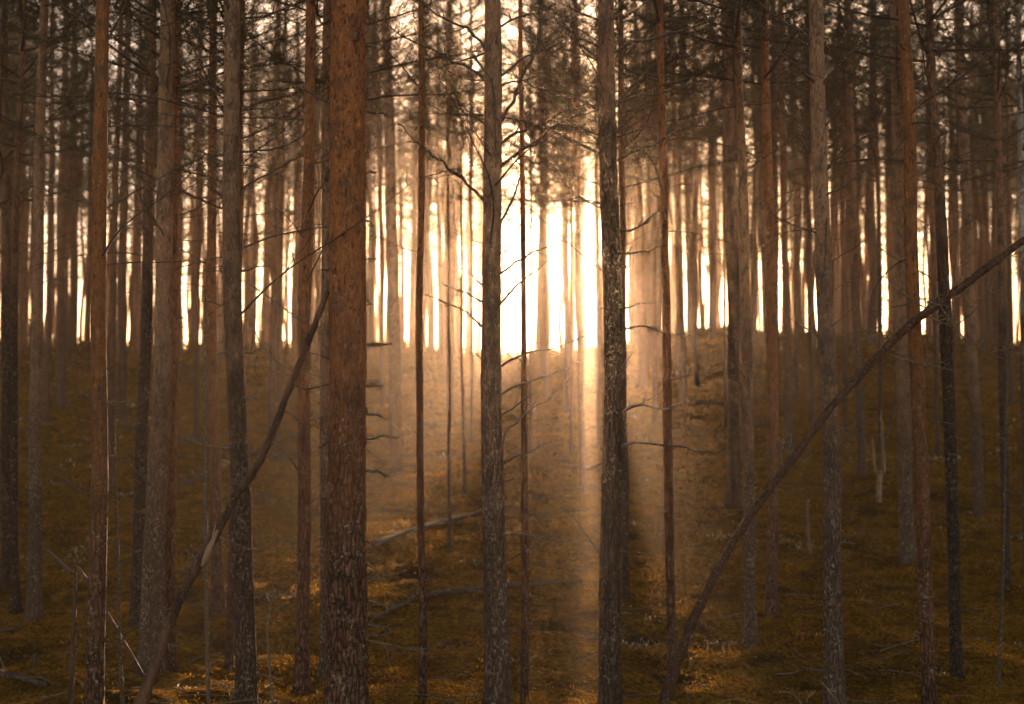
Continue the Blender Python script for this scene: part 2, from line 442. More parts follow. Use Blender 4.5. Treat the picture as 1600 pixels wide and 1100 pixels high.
# ------------------------------------------------------------------ crowns
def gen_crown(seed, H=14.0, cb=.42, wide=1.6, kk=(3, 6)):
    r = np.random.default_rng(seed); mb = MB(); nv = []
    z0 = H * cb; z = z0; P = []; D = []
    while z < H - .15:
        t = (z - z0) / (H - z0)
        k = r.integers(*kk)
        a0 = r.random() * 6.28
        for j in range(k):
            L = wide * (0.45 + .75 * math.sin(min(1, t * 1.6 + .35) * math.pi * .62)) * (1 - t ** 2.2) * r.uniform(.55, 1.15) + .15
            if t < .12 and r.random() < .45: continue
            a = a0 + j * 6.28 / k + r.normal(0, .35); e = math.radians(r.uniform(0, 28) + 35 * t)
            n = 7
            p = twig_line((0, 0, z + r.normal(0, .06)), (math.cos(a) * math.cos(e), math.sin(a) * math.cos(e), math.sin(e)), L, n, r, .09, .25)
            rad = np.linspace(.013 * (1 - t) + .005, .0025, n)
            mb.tube(p, rad, 4)
            m = int(6 + L * 8)
            for q in range(m):
                f = .2 + .8 * (q + r.random()) / m; i = min(int(f * (n - 1)), n - 2); g = f * (n - 1) - i
                b0 = p[i] * (1 - g) + p[min(i + 1, n - 1)] * g
                dd = p[i + 1] - p[i]; dd /= np.linalg.norm(dd)
                w = r.normal(0, 1, 3); w[2] *= .5; dd = dd * .8 + w * .6; dd[2] += .15; dd /= np.linalg.norm(dd)
                l = r.uniform(.12, .5) * (1.15 - .4 * f)
                tip = b0 + dd * l
                mb.tube(np.array([b0, tip]), [.004, .0025], 3, cap=False)
                for s in np.linspace(.25, 1.0, 5 if l > .25 else 4):
                    P.append(b0 + dd * l * s + r.normal(0, .03, 3)); D.append(dd)
        z += r.uniform(.26, .42)
    P = np.array(P); D = np.array(D); K = 4; n = len(P)
    
    P = np.repeat(P, K, 0); D = np.repeat(D, K, 0); N = n * K
    q = r.normal(0, 1, (N, 3)); dv = D * .75 + q * .75; dv /= np.linalg.norm(dv, axis=1)[:, None]
    sd = np.cross(dv, r.normal(0, 1, (N, 3))); sd /= np.linalg.norm(sd, axis=1)[:, None] + 1e-9
    l = r.uniform(.06, .115, N)[:, None]; w = r.uniform(.005, .010, N)[:, None]
    v = np.stack([P - sd * w * .5, P + sd * w * .5, P + dv * l], 1)
    mb.add(v.reshape(-1, 3), None, np.arange(N * 3).reshape(-1, 3), 1)
    return mb.mesh('crown', [M['twig'], M['needle']], False)
CR_H = 14.0
CROWN = [gen_crown(400 + k, CR_H, cb, w) for k, (cb, w) in enumerate([(.48, 1.8), (.45, 2.0), (.52, 1.7), (.48, 2.1), (.44, 1.8), (.50, 1.9)])]
CROWN_FAR = [gen_crown(450 + k, CR_H, cb, w, (3, 6)) for k, (cb, w) in enumerate([(.48, 1.6), (.42, 1.8), (.53, 1.6), (.46, 1.9), (.40, 1.6)])]

# ------------------------------------------------------------------ trunks
def trunk_mesh(axis_fn, rad_fn, z0, ztop, zvis, sides, step, amp, r, mats, flakes=0, flake_z=0):
    zs = np.concatenate([np.arange(z0, min(zvis, ztop), step), np.linspace(min(zvis, ztop), ztop, 14)])
    th = np.linspace(0, 2 * np.pi, sides, endpoint=False)
    c = np.array([axis_fn(z) for z in zs]); R = np.array([rad_fn(z) for z in zs])
    sd = r.integers(1, 50)
    T, Zz = np.meshgrid(th, zs)
    per = sides
    # periodic noise round the stem from 3-D-ish lookups
    cx = np.cos(T); sx = np.sin(T)
    n1 = vnoise(cx * 1.1 + Zz * .9, sx * 1.1 + Zz * .37, sd)
    n2 = vnoise(cx * 5 + sx * 2 + Zz * 2.2, sx * 5 - Zz * 5.5, sd + 1)
    n3 = vnoise(cx * 13 + Zz * 9, sx * 13 - Zz * 31, sd + 2)
    n4 = vnoise(cx * 25 - Zz * 17, sx * 25 + Zz * 60, sd + 3)
    rr = R[:, None] * (1 + amp * (.9 * n1 + .75 * n2 + .5 * n3 + .35 * n4))
    rr = rr * (1 + .16 * np.exp(-np.maximum(Zz, 0) / .12) * np.sin(T * 5 + sd) + .10 * np.exp(-np.maximum(Zz, 0) / .2) * np.sin(T * 3 + 2 * sd))
    v = np.stack([c[:, 0:1] + rr * cx, c[:, 1:2] + rr * sx, Zz], -1)
    N = len(zs); mb = MB()
    i = np.arange(N - 1)[:, None] * sides; j = np.arange(sides)[None, :]; j2 = (j + 1) % sides
    q = np.stack([i + j, i + j2, i + sides + j2, i + sides + j], -1).reshape(-1, 4)
    mb.add(v.reshape(-1, 3), q)
    if flakes:
        fz = flake_z + (zvis - flake_z) * r.random(flakes) ** .8; fa = r.random(flakes) * 2 * np.pi
        for z, a in zip(fz, fa):
            cc = axis_fn(z); R0 = rad_fn(z) * (1 + amp * .1)
            nrm = np.array([math.cos(a), math.sin(a), 0]); tg = np.array([-math.sin(a), math.cos(a), 0]); up = np.array([0, 0, 1.])
            base = np.array([cc[0], cc[1], z]) + nrm * R0
            w = r.uniform(.003, .010); h = r.uniform(.004, .018); o = r.uniform(.001, .008)
            k1, k2 = (1, .3) if r.random() < .5 else (.2, 1)
            tw = r.normal(0, .4)
            e1 = tg * math.cos(tw) + up * math.sin(tw); e2 = up * math.cos(tw) - tg * math.sin(tw)
            vv = [base - e1 * w - e2 * h + nrm * o * k1, base + e1 * w * .8 - e2 * h + nrm * o * k2,
                  base + e1 * w + e2 * h * .9 + nrm * o * k2, base - e1 * w * .7 + e2 * h + nrm * o * k1 * .4]
            mb.add(vv, [[0, 1, 2, 3]], None, 1)
    return mb.mesh('trunk', mats)

def smooth_interp(x, xp, fp):
    """interpolation with eased joints (Catmull-like, numpy only)"""
    xp = np.asarray(xp, float); fp = np.asarray(fp, float)
    m = np.gradient(fp, xp) if len(xp) > 2 else np.full(len(xp), (fp[-1] - fp[0]) / (xp[-1] - xp[0]))
    x = np.clip(x, xp[0], xp[-1]); i = np.clip(np.searchsorted(xp, x) - 1, 0, len(xp) - 2)
    h = xp[i + 1] - xp[i]; t = (x - xp[i]) / h
    return ((2 * t**3 - 3 * t**2 + 1) * fp[i] + (t**3 - 2 * t**2 + t) * h * m[i] + (-2 * t**3 + 3 * t**2) * fp[i + 1] + (t**3 - t**2) * h * m[i + 1])

HERO = {}
def hero_tree(key, pts, mat, label, d=None, branches=1.0, limb_y=430, amp=None, custom=False, crown=True, group='pines standing in the near wood'):
    r = np.random.default_rng(abs(hash_(key)))
    pts = sorted(pts, key=lambda p: -p[1])
    bx, by, bw = pts[0]
    if d is None:
        g = pix2ground(bx, by); d = g[1]
    P = [at(px, py, d) for px, py, w in pts]
    W = [px_size(w, p) for (px, py, w), p in zip(pts, P)]
    base = np.array([P[0][0], d, float(ground_base(P[0][0], d)) - .02])
    zz = [p[2] - base[2] for p in P]; xx = [p[0] - base[0] for p in P]
    if zz[0] > .02: zz = [0] + zz; xx = [0] + xx; W = [W[0]] + W
    if zz[0] < 0: zz[0] = 0
    diam = W[0]
    H = float(np.clip(6.0 + 46 * diam, 5.0, 16) * r.uniform(.94, 1.06))
    ztop_vis = at(800, -25, d)[2] - base[2]
    H = max(H, min(ztop_vis + 1.5, 17))
    # above the picture the stem goes on with the same lean, easing to upright
    sl = (xx[-1] - xx[-2]) / max(zz[-1] - zz[-2], .5)
    zt = np.array(zz + [H * .75 if H * .75 > zz[-1] + 1 else zz[-1] + 1, max(H, zz[-1] + 2)])
    xt = np.array(xx + [xx[-1] + sl * .6 * (zt[-2] - zz[-1]), xx[-1] + sl * .7 * (zt[-1] - zz[-1])])
    Htot = zt[-1]
    # taper in the visible part follows the photo, beyond that down to a tip
    rt = np.array([w / 2 for w in W] + [min(W[-1] / 2 * .62, W[-1] / 2 * (1 - .75 * (zt[-2] - zz[-1]) / max(Htot - zz[-1], .1))), .012])
    wob = r.normal(0, .012, 9); wz = np.linspace(0, Htot, 9)
    wobx = r.normal(0, .006, 14); wzx = np.linspace(0, Htot, 14)
    def ax(z):
        return np.array([smooth_interp(z, zt, xt) + smooth_interp(z, wzx, wobx) * min(1, z), smooth_interp(z, wz, wob) * min(1, z)])
    def ra(z):
        return float(np.interp(z, zt, rt)) * (1 + .38 * math.exp(-max(z, 0) / .13))
    root = empty('pine_tree', base)
    tag(root, label, 'tree', group)
    near = d < 13
    if near: sides, step = (64, .017) if diam > .2 else ((44, .022) if diam > .08 else (20, .04))
    elif d < 26: sides, step = 22, .06
    else: sides, step = 12, .15
    fl = {'orange': 700}.get(mat, 0) if near and diam > .08 else 0
    me = trunk_mesh(ax, ra, -.15, Htot, min(ztop_vis + .4, Htot - .2), sides, step, amp or (.12 if near else .07), r, [M[mat], M['flake']], fl, 1.4 if mat == 'orange' else .3)
    link('trunk', me, root)
    if crown and diam > .06:
        s = Htot / CR_H * 1.0
        cm = CROWN if d < 30 else CROWN_FAR
        c = ax(Htot * .75); sxy = float(np.clip(.75 + diam * 2, .85, 1.15))
        link('crown', cm[r.integers(len(cm))], root, (c[0], c[1], 0), (0, 0, r.random() * 6.28), (sxy, sxy, s))
    z_limb = at(800, limb_y + r.uniform(-60, 60), d)[2] - base[2]
    z_limb = max(z_limb, 2.0)
    if branches > 0:
        add_branches(root, ax, ra, .3, min(Htot * .55, ztop_vis + .8), r, 3.8 * branches, z_limb, float(np.clip(.6 + diam * 2.2, .55, 1.0)))
    HERO[key] = dict(root=root, base=base, d=d, ax=ax, ra=ra)
    return root
def hash_(s):
    h = 7
    for ch in s: h = (h * 131 + ord(ch)) % 1000003
    return h

# key, points (photo x, y, width) top to bottom, bark, label, depth, branches
TREES = [
 ('M1', [(545,0,54),(543,550,57),(542,1120,62)], 'orange', 'thickest pine trunk of all, flaking orange bark and short spiky dead stubs', 9.2, .0),
 ('M2', [(769,0,25),(768,550,31),(773,850,35),(778,1115,40)], 'grey', 'grey-brown pine in the middle with many long bare branches on both sides', 9.5, .25),
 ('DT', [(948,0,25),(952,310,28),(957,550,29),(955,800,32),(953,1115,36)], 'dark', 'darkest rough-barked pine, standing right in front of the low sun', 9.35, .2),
 ('D2', [(1275,0,21),(1283,275,24),(1292,550,27),(1305,1108,31)], 'grey', 'brown pine crossed behind the middle of the long leaning bare pole', 9.75, .5),
 ('A5', [(161,0,20),(155,550,24),(148,1115,28)], 'rust', 'rust-orange pine with lichen-flecked foot, behind the thin fallen dark stick', 9.4, .8),
 ('A12', [(362,0,24),(366,550,28),(378,850,31),(386,1112,33)], 'grey', 'lichen-crusted pine crossed low down by the dark leaning dead stem', 9.6, .45),
 ('A8', [(260,0,22),(253,550,27),(243,850,33),(236,1062,40)], 'grey', 'stout lichen-spotted pine rising behind the foot of the dark leaning dead stem', None, .9),
 ('B1', [(486,0,14),(477,550,20),(472,1078,21)], 'red', 'slim reddish pine with a sunlit right rim, left of the thickest trunk', None, .8),
 ('B2', [(512,0,13),(508,550,17),(507,1048,16)], 'grey', 'slim brown pine half hidden behind the left edge of the thickest trunk', None, .6),
 ('B4', [(658,0,9),(656,550,11),(660,1096,13)], 'red', 'very slim straight red-brown pine between thickest trunk and middle pine', 9.9, .35),
 ('C1', [(813,0,7),(818,550,9),(820,800,11),(820,1110,13)], 'red', 'very slim brown pine just right of the grey-brown middle pine', 9.9, .4),
 ('D4b', [(1414,0,18),(1432,550,21),(1452,1112,22)], 'rust', 'smooth orange-brown pine leaning left, passing behind the upper leaning pole', 9.55, .6),
 ('C5', [(1031,0,10),(1040,450,13),(1044,700,15),(1051,1058,14)], 'red', 'slim pinkish brown pine right of the darkest trunk, behind the leaning pole foot', None, .5),
 ('A3', [(68,0,13),(57,550,18),(53,967,22)], 'grey', 'brown pine with upswept dead twigs, third nearest trunk from the left edge', None, 1.0),
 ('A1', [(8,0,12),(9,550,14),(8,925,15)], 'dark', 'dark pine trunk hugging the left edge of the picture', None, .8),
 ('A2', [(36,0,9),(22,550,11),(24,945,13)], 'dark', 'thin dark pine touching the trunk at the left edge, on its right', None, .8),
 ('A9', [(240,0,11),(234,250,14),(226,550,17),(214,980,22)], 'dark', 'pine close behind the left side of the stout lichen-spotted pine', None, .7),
 ('A10', [(276,0,10),(271,550,15),(266,1055,17)], 'red', 'thin pine close on the right side of the stout lichen-spotted pine', None, .6),
 ('A11', [(333,0,12),(332,550,17),(341,960,20)], 'red', 'brown pine just left of the lichen-crusted pine, leaning slightly left upward', None, .8),
 ('A12b', [(378,0,10),(371,550,10),(358,1045,13)], 'red', 'thin pine hidden behind the lichen-crusted pine, its foot showing on the left', None, .5),
 ('A4', [(104,0,9),(96,350,13),(95,632,15)], 'far', 'pine further up the slope between the third trunk from the left and the rust-orange pine', None, .9),
 ('A4b', [(82,0,6),(77,450,9),(73,660,9)], 'far', 'thin orange-tinted pine up the slope just right of the third trunk from the left', None, .7),
 ('A6', [(190,0,8),(174,550,11),(172,765,9)], 'far', 'thin pine directly behind the right edge of the rust-orange pine', None, .7),
 ('A7', [(201,0,10),(192,400,14),(190,660,14)], 'far', 'grey pine up the slope between the rust-orange pine and the stout lichen-spotted pine', None, .9),
 ('A11b', [(312,100,7),(307,550,9),(306,690,9)], 'far', 'thin pine up the slope left of the slightly leaning brown pine', None, .6),
 ('A13', [(437,0,7),(430,300,9),(424,690,11)], 'far', 'thin pine halfway up the slope behind the curved twig of the dark leaning stem', None, .9),
 ('A14', [(446,60,7),(438,400,10),(437,625,10)], 'far', 'thin pine up the slope close on the right of the one behind the curved twig', None, .8),
 ('B3', [(603,0,15),(610,300,19),(617,600,19),(619,745,19)], 'dark', 'grey misty pine whose foot stands in the glowing haze right of the thickest trunk', None, .9),
 ('B3b', [(588,100,6),(596,400,7),(597,642,7)], 'far', 'thin pine up the slope between the thickest trunk and the grey misty pine', None, .6),
 ('B5', [(703,60,9),(704,450,13),(703,645,12)], 'far', 'broad hazy pine on the upper slope left of the middle pine', None, .7),
 ('B6', [(700,230,3),(702,600,5),(703,868,6)], 'far', 'knobbly sapling-thin pine rising from the slope left of the middle pine, nearer of two', None, .9),
 ('B7', [(721,280,4),(723,600,5),(726,765,6)], 'far', 'knobbly sapling-thin pine rising from the slope left of the middle pine, further of two', None, .9),
 ('B8', [(736,100,5),(737,550,5),(737,692,5)], 'far', 'orange-lit thin stem close on the left of the middle pine', None, .4),
 ('C1b', [(829,230,4),(829,550,4),(829,705,5)], 'far', 'hair-thin stem on the slope right of the very slim brown pine', None, .4),
 ('C2', [(842,0,6),(848,350,7),(855,625,9)], 'far', 'thin pine standing out against the white glow left of the sun', None, .6),
 ('C2b', [(884,150,6),(887,645,9)], 'far', 'pine washed out by haze under the sun, left of two pale stems', None, .6),
 ('C3', [(900,100,11),(906,550,11),(910,768,11)], 'far', 'pale hazy pine inside the light beam left of the darkest trunk', None, .5),
 ('C3b', [(893,250,5),(893,712,5)], 'far', 'thin hazy stem close on the left of the pine inside the light beam', None, .3),
 ('C4', [(933,150,6),(935,560,7),(936,700,8)], 'far', 'thin stem hugging the left edge of the darkest trunk', None, .4),
 ('DTb', [(970,60,9),(975,600,11),(978,940,12)], 'dark', 'thin dark pine peeping out behind the right edge of the darkest trunk', None, .4),
 ('C6', [(1048,0,8),(1061,400,12),(1067,628,13)], 'far', 'dark pine on the upper slope just right of the slim pinkish pine', None, .8),
 ('C7', [(994,100,9),(1005,605,15)], 'far', 'hazy pine on the slope crest close right of the darkest trunk', None, .7),
 ('C7b', [(1014,150,8),(1024,660,9)], 'far', 'hazy thin pine between the darkest trunk and the slim pinkish pine', None, .7),
 ('C7c', [(1085,100,6),(1088,605,7)], 'far', 'thin pine on the upper slope right of the slim pinkish pine, open moss around it', None, .6),
 ('C8', [(1133,0,14),(1143,350,19),(1148,785,19)], 'dark', 'dark grey pine on the right slope, left of a close pair of trunks', None, 1.1),
 ('C9', [(1153,0,10),(1166,550,18),(1173,1008,19)], 'grey', 'grey pine behind the long leaning pole, its foot bare on dark moss', None, 1.1),
 ('D1', [(1193,0,12),(1206,500,17),(1205,967,18)], 'red', 'reddish pine right of the grey pine behind the leaning pole', None, 1.0),
 ('C8b', [(1131,350,4),(1134,665,5)], 'far', 'hair-thin stem close on the left of the dark slope pine', None, .3),
 ('D1b', [(1210,60,8),(1214,640,10)], 'far', 'pine on the upper slope half behind the reddish pine', None, .8),
 ('E1', [(1220,60,10),(1233,703,14)], 'far', 'dark pine halfway up the right slope, left of the pine crossed by the leaning pole', None, 1.0),
 ('E1b', [(1241,100,7),(1246,622,8)], 'far', 'thin pine at the right shoulder of the dark pine halfway up the right slope', None, .8),
 ('E2', [(1260,60,7),(1269,662,9)], 'far', 'thin pine just left of the pine crossed by the leaning pole', None, .8),
 ('E3', [(1312,60,7),(1322,697,8)], 'far', 'thin pine just right of the pine crossed by the leaning pole', None, .8),
 ('D3', [(1325,0,11),(1334,400,15),(1348,746,13)], 'far', 'brown pine right of the crossed pine, foot near the pale forked deadwood', None, 1.0),
 ('E4', [(1366,60,8),(1376,550,7),(1375,702,6)], 'far', 'thin dark pine just behind the pale forked deadwood', None, .8),
 ('D4a', [(1400,0,20),(1410,550,22),(1419,872,22)], 'grey', 'dark brown pine half behind the smooth orange-brown leaning pine, on its left', None, .9),
 ('E5', [(1454,200,6),(1466,706,7)], 'far', 'thin pine on the slope just right of the orange-brown leaning pine', None, .7),
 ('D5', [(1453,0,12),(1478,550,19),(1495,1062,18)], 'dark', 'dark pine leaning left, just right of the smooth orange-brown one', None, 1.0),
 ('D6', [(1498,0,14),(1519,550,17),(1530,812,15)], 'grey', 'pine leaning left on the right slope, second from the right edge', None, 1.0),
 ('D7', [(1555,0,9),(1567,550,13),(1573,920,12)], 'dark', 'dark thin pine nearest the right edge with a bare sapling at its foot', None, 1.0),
 ('E6', [(1573,100,7),(1581,632,9)], 'far', 'thin pine high on the slope close to the right edge', None, .8),
 ('D8', [(1591,0,8),(1600,600,11),(1604,900,12)], 'pale', 'slim tree with pale upper bark at the right edge of the picture', None, .6),
]
for key, pts, mat, label, d, br in TREES:
    hero_tree(key, pts, mat, label, d, br)
# the tree just outside the frame that carries the long leaning pole
hero_tree('OFF', [(1690,0,24),(1712,600,30),(1730,1120,34)], 'grey', 'pine outside the right edge that holds up the long leaning pole', 9.75, .5)

# ------------------------------------------------------------------ branches traced from the photograph
def traced(key, w, pts, kids=4, lk=.22, side=None, front=0.0, mat='twig', seed=0, name='dead_branch', tip=.3):
    h = HERO[key]; d = h['d']; r = np.random.default_rng(hash_(key + str(pts)))
    n = len(pts); s = side if side is not None else r.choice([-1, 1]) * r.uniform(.1, .5)
    P = []; acc = 0
    for i, (px, py) in enumerate(pts):
        if i: acc += math.hypot(px - pts[i - 1][0], py - pts[i - 1][1])
        off = px_size(acc, np.array([0, d, 0])) * s
        P.append(at(px, py, d + off - front))
    P = np.array(P); W = px_size(w * (1.5 if w < 3.5 else (1.3 if w < 4.6 else 1.05)), P[0])
    # resample and roughen
    seg = np.concatenate([[0], np.cumsum(np.linalg.norm(np.diff(P, axis=0), axis=1))])
    m = max(5, int(seg[-1] / .06))
    tt = np.linspace(0, seg[-1], m)
    Q = np.stack([smooth_interp(tt, seg, P[:, k]) for k in range(3)], -1)
    Q[1:] += r.normal(0, .0022 + .0012 * w, (m - 1, 3)) * np.array([1, 1, 1])
    if not front:
        dirn = Q[0] - Q[1]; dirn /= np.linalg.norm(dirn); Q = np.vstack([Q[:1] + dirn * (W * 1.5 + .04), Q])
    rad = np.linspace(1, tip, len(Q)) * W * .5; rad = np.maximum(rad, .0012)
    rad *= 1 + r.normal(0, .08, len(rad))
    Q -= h['base']
    b = MB(); b.tube(Q, rad, 6)
    if kids: side_twigs(b, Q, rad, kids + (3 if mat == 'twigl' else 0), max(lk * min(1, seg[-1] * 1.6), .07), r, 4, True, .2, .15, .003 if mat == 'twigl' else .0022)
    return link(name, b.mesh('dead_branch', [M[mat]]), h['root'])

BRANCHES = {
'M2': [(4,[(758,78),(735,48),(700,32),(678,18),(650,0),(625,-18)],7),(4,[(755,122),(725,102),(695,86),(660,71),(615,45),(592,17)],8),
  (2.5,[(755,125),(720,122),(700,111),(677,99)],3),(2.3,[(756,180),(720,178),(690,172),(665,160)],4),(2.2,[(755,192),(735,175),(702,152)],3),
  (6,[(760,317),(742,302),(725,286),(707,272),(687,252),(660,226),(640,212),(620,190)],6),(3,[(760,475),(735,460),(710,450),(680,436)],2),
  (3,[(753,510),(725,485),(700,474),(665,459)],3),(2.5,[(750,442),(725,420)],1),(2.5,[(752,560),(740,552),(730,548)],1),(3,[(752,790),(735,777),(715,765)],1),
  (3,[(782,42),(802,30),(845,19),(870,5)],5),(4.5,[(781,192),(800,160),(815,120),(835,80),(845,35),(849,0),(848,-20)],7),
  (5,[(782,225),(800,212),(835,197),(872,179),(922,165)],6),(4.2,[(782,260),(805,242),(840,220),(877,192),(932,172)],5),(5,[(785,117),(812,97),(842,82),(885,60)],6),
  (3.6,[(782,427),(805,410),(830,395),(855,386),(880,372),(915,356)],3),(3.1,[(786,470),(805,447),(830,429),(867,396)],2),(2.2,[(786,394),(810,377),(835,372)],2),
  (3.2,[(782,347),(797,322),(812,277),(815,255)],3),(3.6,[(786,570),(805,559),(825,551),(855,546),(905,530),(938,515)],4),(3.2,[(789,612),(820,599),(855,586),(880,579),(910,561)],3),
  (2.7,[(789,645),(820,625),(842,611)],2),(4.8,[(788,682),(800,667),(825,642),(855,621),(880,602),(887,587)],3,'l'),(2.8,[(792,721),(825,705),(862,689)],1),
  (2.4,[(792,752),(810,745)],1),(3.2,[(792,835),(825,836),(860,840),(882,847)],2),(3,[(782,881),(810,866),(857,849)],1),(2,[(753,830),(735,850)],0),(2,[(755,880),(735,878)],0)],
'DT': [(3,[(937,32),(910,21),(867,2),(840,-12)],4),(3.6,[(935,72),(905,57),(867,30),(847,15),(815,8)],7),(3.2,[(937,172),(910,160),(875,150),(842,137),(792,115)],6),
  (2.6,[(937,212),(897,200),(867,191)],4),(2.2,[(931,315),(907,312)],2),(2,[(940,481),(922,479)],1),
  (5.2,[(961,82),(985,66),(1020,59),(1060,50),(1095,37),(1132,21),(1160,0),(1172,-15)],6),(3.2,[(957,27),(980,0),(990,-15)],3),
  (4.2,[(966,159),(995,150),(1037,144),(1075,131),(1122,122)],4),(3.2,[(967,156),(995,125),(1025,97)],4),(3.2,[(962,207),(982,187),(1007,162)],3),(2.6,[(965,214),(990,206),(1027,196)],3),
  (4.2,[(965,250),(982,240),(1025,227),(1062,202),(1095,199),(1125,185)],5),(2.2,[(967,321),(995,314)],2),(4.2,[(967,361),(992,355),(1010,346),(1032,327)],4),
  (3,[(967,395),(1012,392),(1042,384)],4),(2.6,[(969,420),(987,415)],1),(3.2,[(969,482),(995,477),(1025,474)],2),(3,[(970,516),(982,510),(1015,514),(1060,525),(1095,521)],7),
  (4.2,[(972,644),(985,637),(1015,634),(1045,637),(1080,625)],6),(2.2,[(985,638),(1000,630),(1012,625),(1037,617)],3),(2.8,[(974,570),(992,552)],2),(2.4,[(973,590),(985,560)],2),
  (3.4,[(977,695),(992,692),(1032,696),(1067,697),(1095,706),(1132,707)],4),(2.2,[(972,862),(1012,864),(1035,872),(1055,882)],2),(2.4,[(971,957),(1000,961)],1),
  (2.8,[(970,982),(992,972)],3),(1.6,[(970,990),(1015,992)],2),(1.8,[(936,990),(910,985)],0),(2,[(941,615),(922,612)],1),(1.8,[(940,701),(922,695)],0),(1.6,[(941,737),(910,735)],1),
  (2,[(972,770),(988,765)],1),(2.4,[(972,900),(984,897)],2)],
'D2': [(3,[(1269,61),(1230,36),(1200,16),(1175,-5)],6),(3,[(1275,130),(1245,104),(1212,75),(1190,42),(1177,5)],5),(2.5,[(1277,162),(1260,120),(1252,75)],3),(2.5,[(1280,230),(1250,195),(1230,162),(1212,110)],4),
  (3.2,[(1288,130),(1320,91),(1345,70),(1365,35)],6),(2.6,[(1291,195),(1320,165),(1350,150)],5),(3,[(1295,262),(1320,237),(1350,215),(1375,200)],5),(2.6,[(1277,365),(1252,356),(1217,341),(1180,307)],4),
  (2.2,[(1290,537),(1270,517),(1242,505),(1210,470)],3),(2.5,[(1300,300),(1335,280),(1360,250)],5),(2.5,[(1303,455),(1325,440),(1345,432)],3)],
'M1': [(6,[(555,62),(563,51)],0,'f'),(4.5,[(571,72),(584,73)],1),(4,[(573,175),(590,177),(605,181)],0),(4.5,[(515,160),(492,150),(477,138),(455,128)],4),(4.2,[(571,269),(586,269)],1),
  (5,[(570,536),(590,539),(607,537)],7,'l'),(4.5,[(571,602),(598,603)],5,'l'),(5,[(571,646),(585,648),(598,652)],5,'l'),(1.1,[(598,652),(620,665),(630,685),(628,705),(605,720),(585,728)],0,'l'),
  (2.2,[(571,405),(590,403)],2),(3,[(512,601),(472,607),(442,598)],3),(2.4,[(513,561),(477,549)],2),(4.6,[(570,685),(595,683),(620,684)],4,'l'),(5.2,[(571,735),(592,739),(612,742)],4,'l'),
  (1.7,[(571,737),(602,737),(635,739),(653,733)],3,'l'),(1.2,[(572,702),(590,715),(605,727)],0,'l'),(2.8,[(572,845),(585,854)],1),(2.8,[(572,881),(588,891),(600,896)],2),(2.2,[(571,907),(592,907),(610,911)],2,'l'),
  (2.8,[(571,939),(600,944),(620,949)],3,'l'),(2.4,[(510,779),(487,782)],2),(2.2,[(510,907),(490,911)],1),(2.2,[(572,976),(598,980),(612,982)],3,'l'),(2.2,[(572,1001),(612,1008),(665,1015),(702,995)],4,'l'),
  (1.2,[(575,1079),(615,1079)],3,'l'),(3.5,[(514,420),(500,425)],1),(3,[(571,470),(582,474)],3,'l'),(1.2,[(570,742),(585,755),(605,758)],0,'l'),(1.2,[(575,590),(595,610),(610,640)],1,'l'),(3.4,[(512,690),(506,691)],2,'l'),(3,[(571,345),(584,350),(580,372)],2,'l')],
'A12': [(2.6,[(350,167),(312,162),(280,152)],5),(3,[(352,95),(322,88),(280,102)],6),(3,[(351,242),(330,242),(280,262)],4),(3.2,[(372,30),(412,25),(460,12),(492,0)],6),(3,[(375,172),(402,172),(437,162)],9),
  (3.1,[(376,237),(415,235),(450,225),(485,200)],6),(3.6,[(376,424),(400,419),(422,416)],1),(2.8,[(352,476),(312,471)],2),(5,[(355,550),(342,551)],2,'l'),(3.4,[(380,550),(402,547),(428,532)],4,'l'),
  (3,[(384,622),(410,624)],2,'l'),(2.8,[(357,845),(380,857),(440,851)],2,'l'),(2.6,[(352,700),(320,698),(288,682)],3,'l'),(1.8,[(386,824),(410,826)],1),(1.4,[(380,900),(374,925),(392,945)],1,'l')],
'A5': [(2.2,[(165,628),(208,627)],2,'l'),(2.2,[(163,714),(190,710),(212,709)],2,'l'),(2,[(142,575),(122,572),(108,562)],3),(2,[(140,620),(105,608)],3),(3,[(172,55),(190,20),(198,-10)],4),(2.6,[(165,390),(182,375),(195,345)],2)],
}
for key, lst in BRANCHES.items():
    for e in lst:
        f = e[3] if len(e) > 3 else ''
        h = HERO[key]
        if f == 'f': traced(key, e[0], e[1], e[2], front=h['ra'](2.5) + .01, side=-.6, tip=.8)
        else: traced(key, e[0], e[1], e[2], mat='twigl' if f == 'l' else 'twig', tip=.75 if (e[0] >= 4 and len(e[1]) <= 3) else .3)
# limbs that hang in front of their own stem
traced('M2', 3, [(739,85),(757,110),(770,130),(774,160),(774,200),(775,232)], 2, front=.16, side=-.05)
traced('DT', 3, [(942,68),(940,45)], 1, front=.15, side=-.3)
traced('D2', 2.4, [(1292,342),(1290,380),(1287,430)], 2, front=.12, side=-.05)

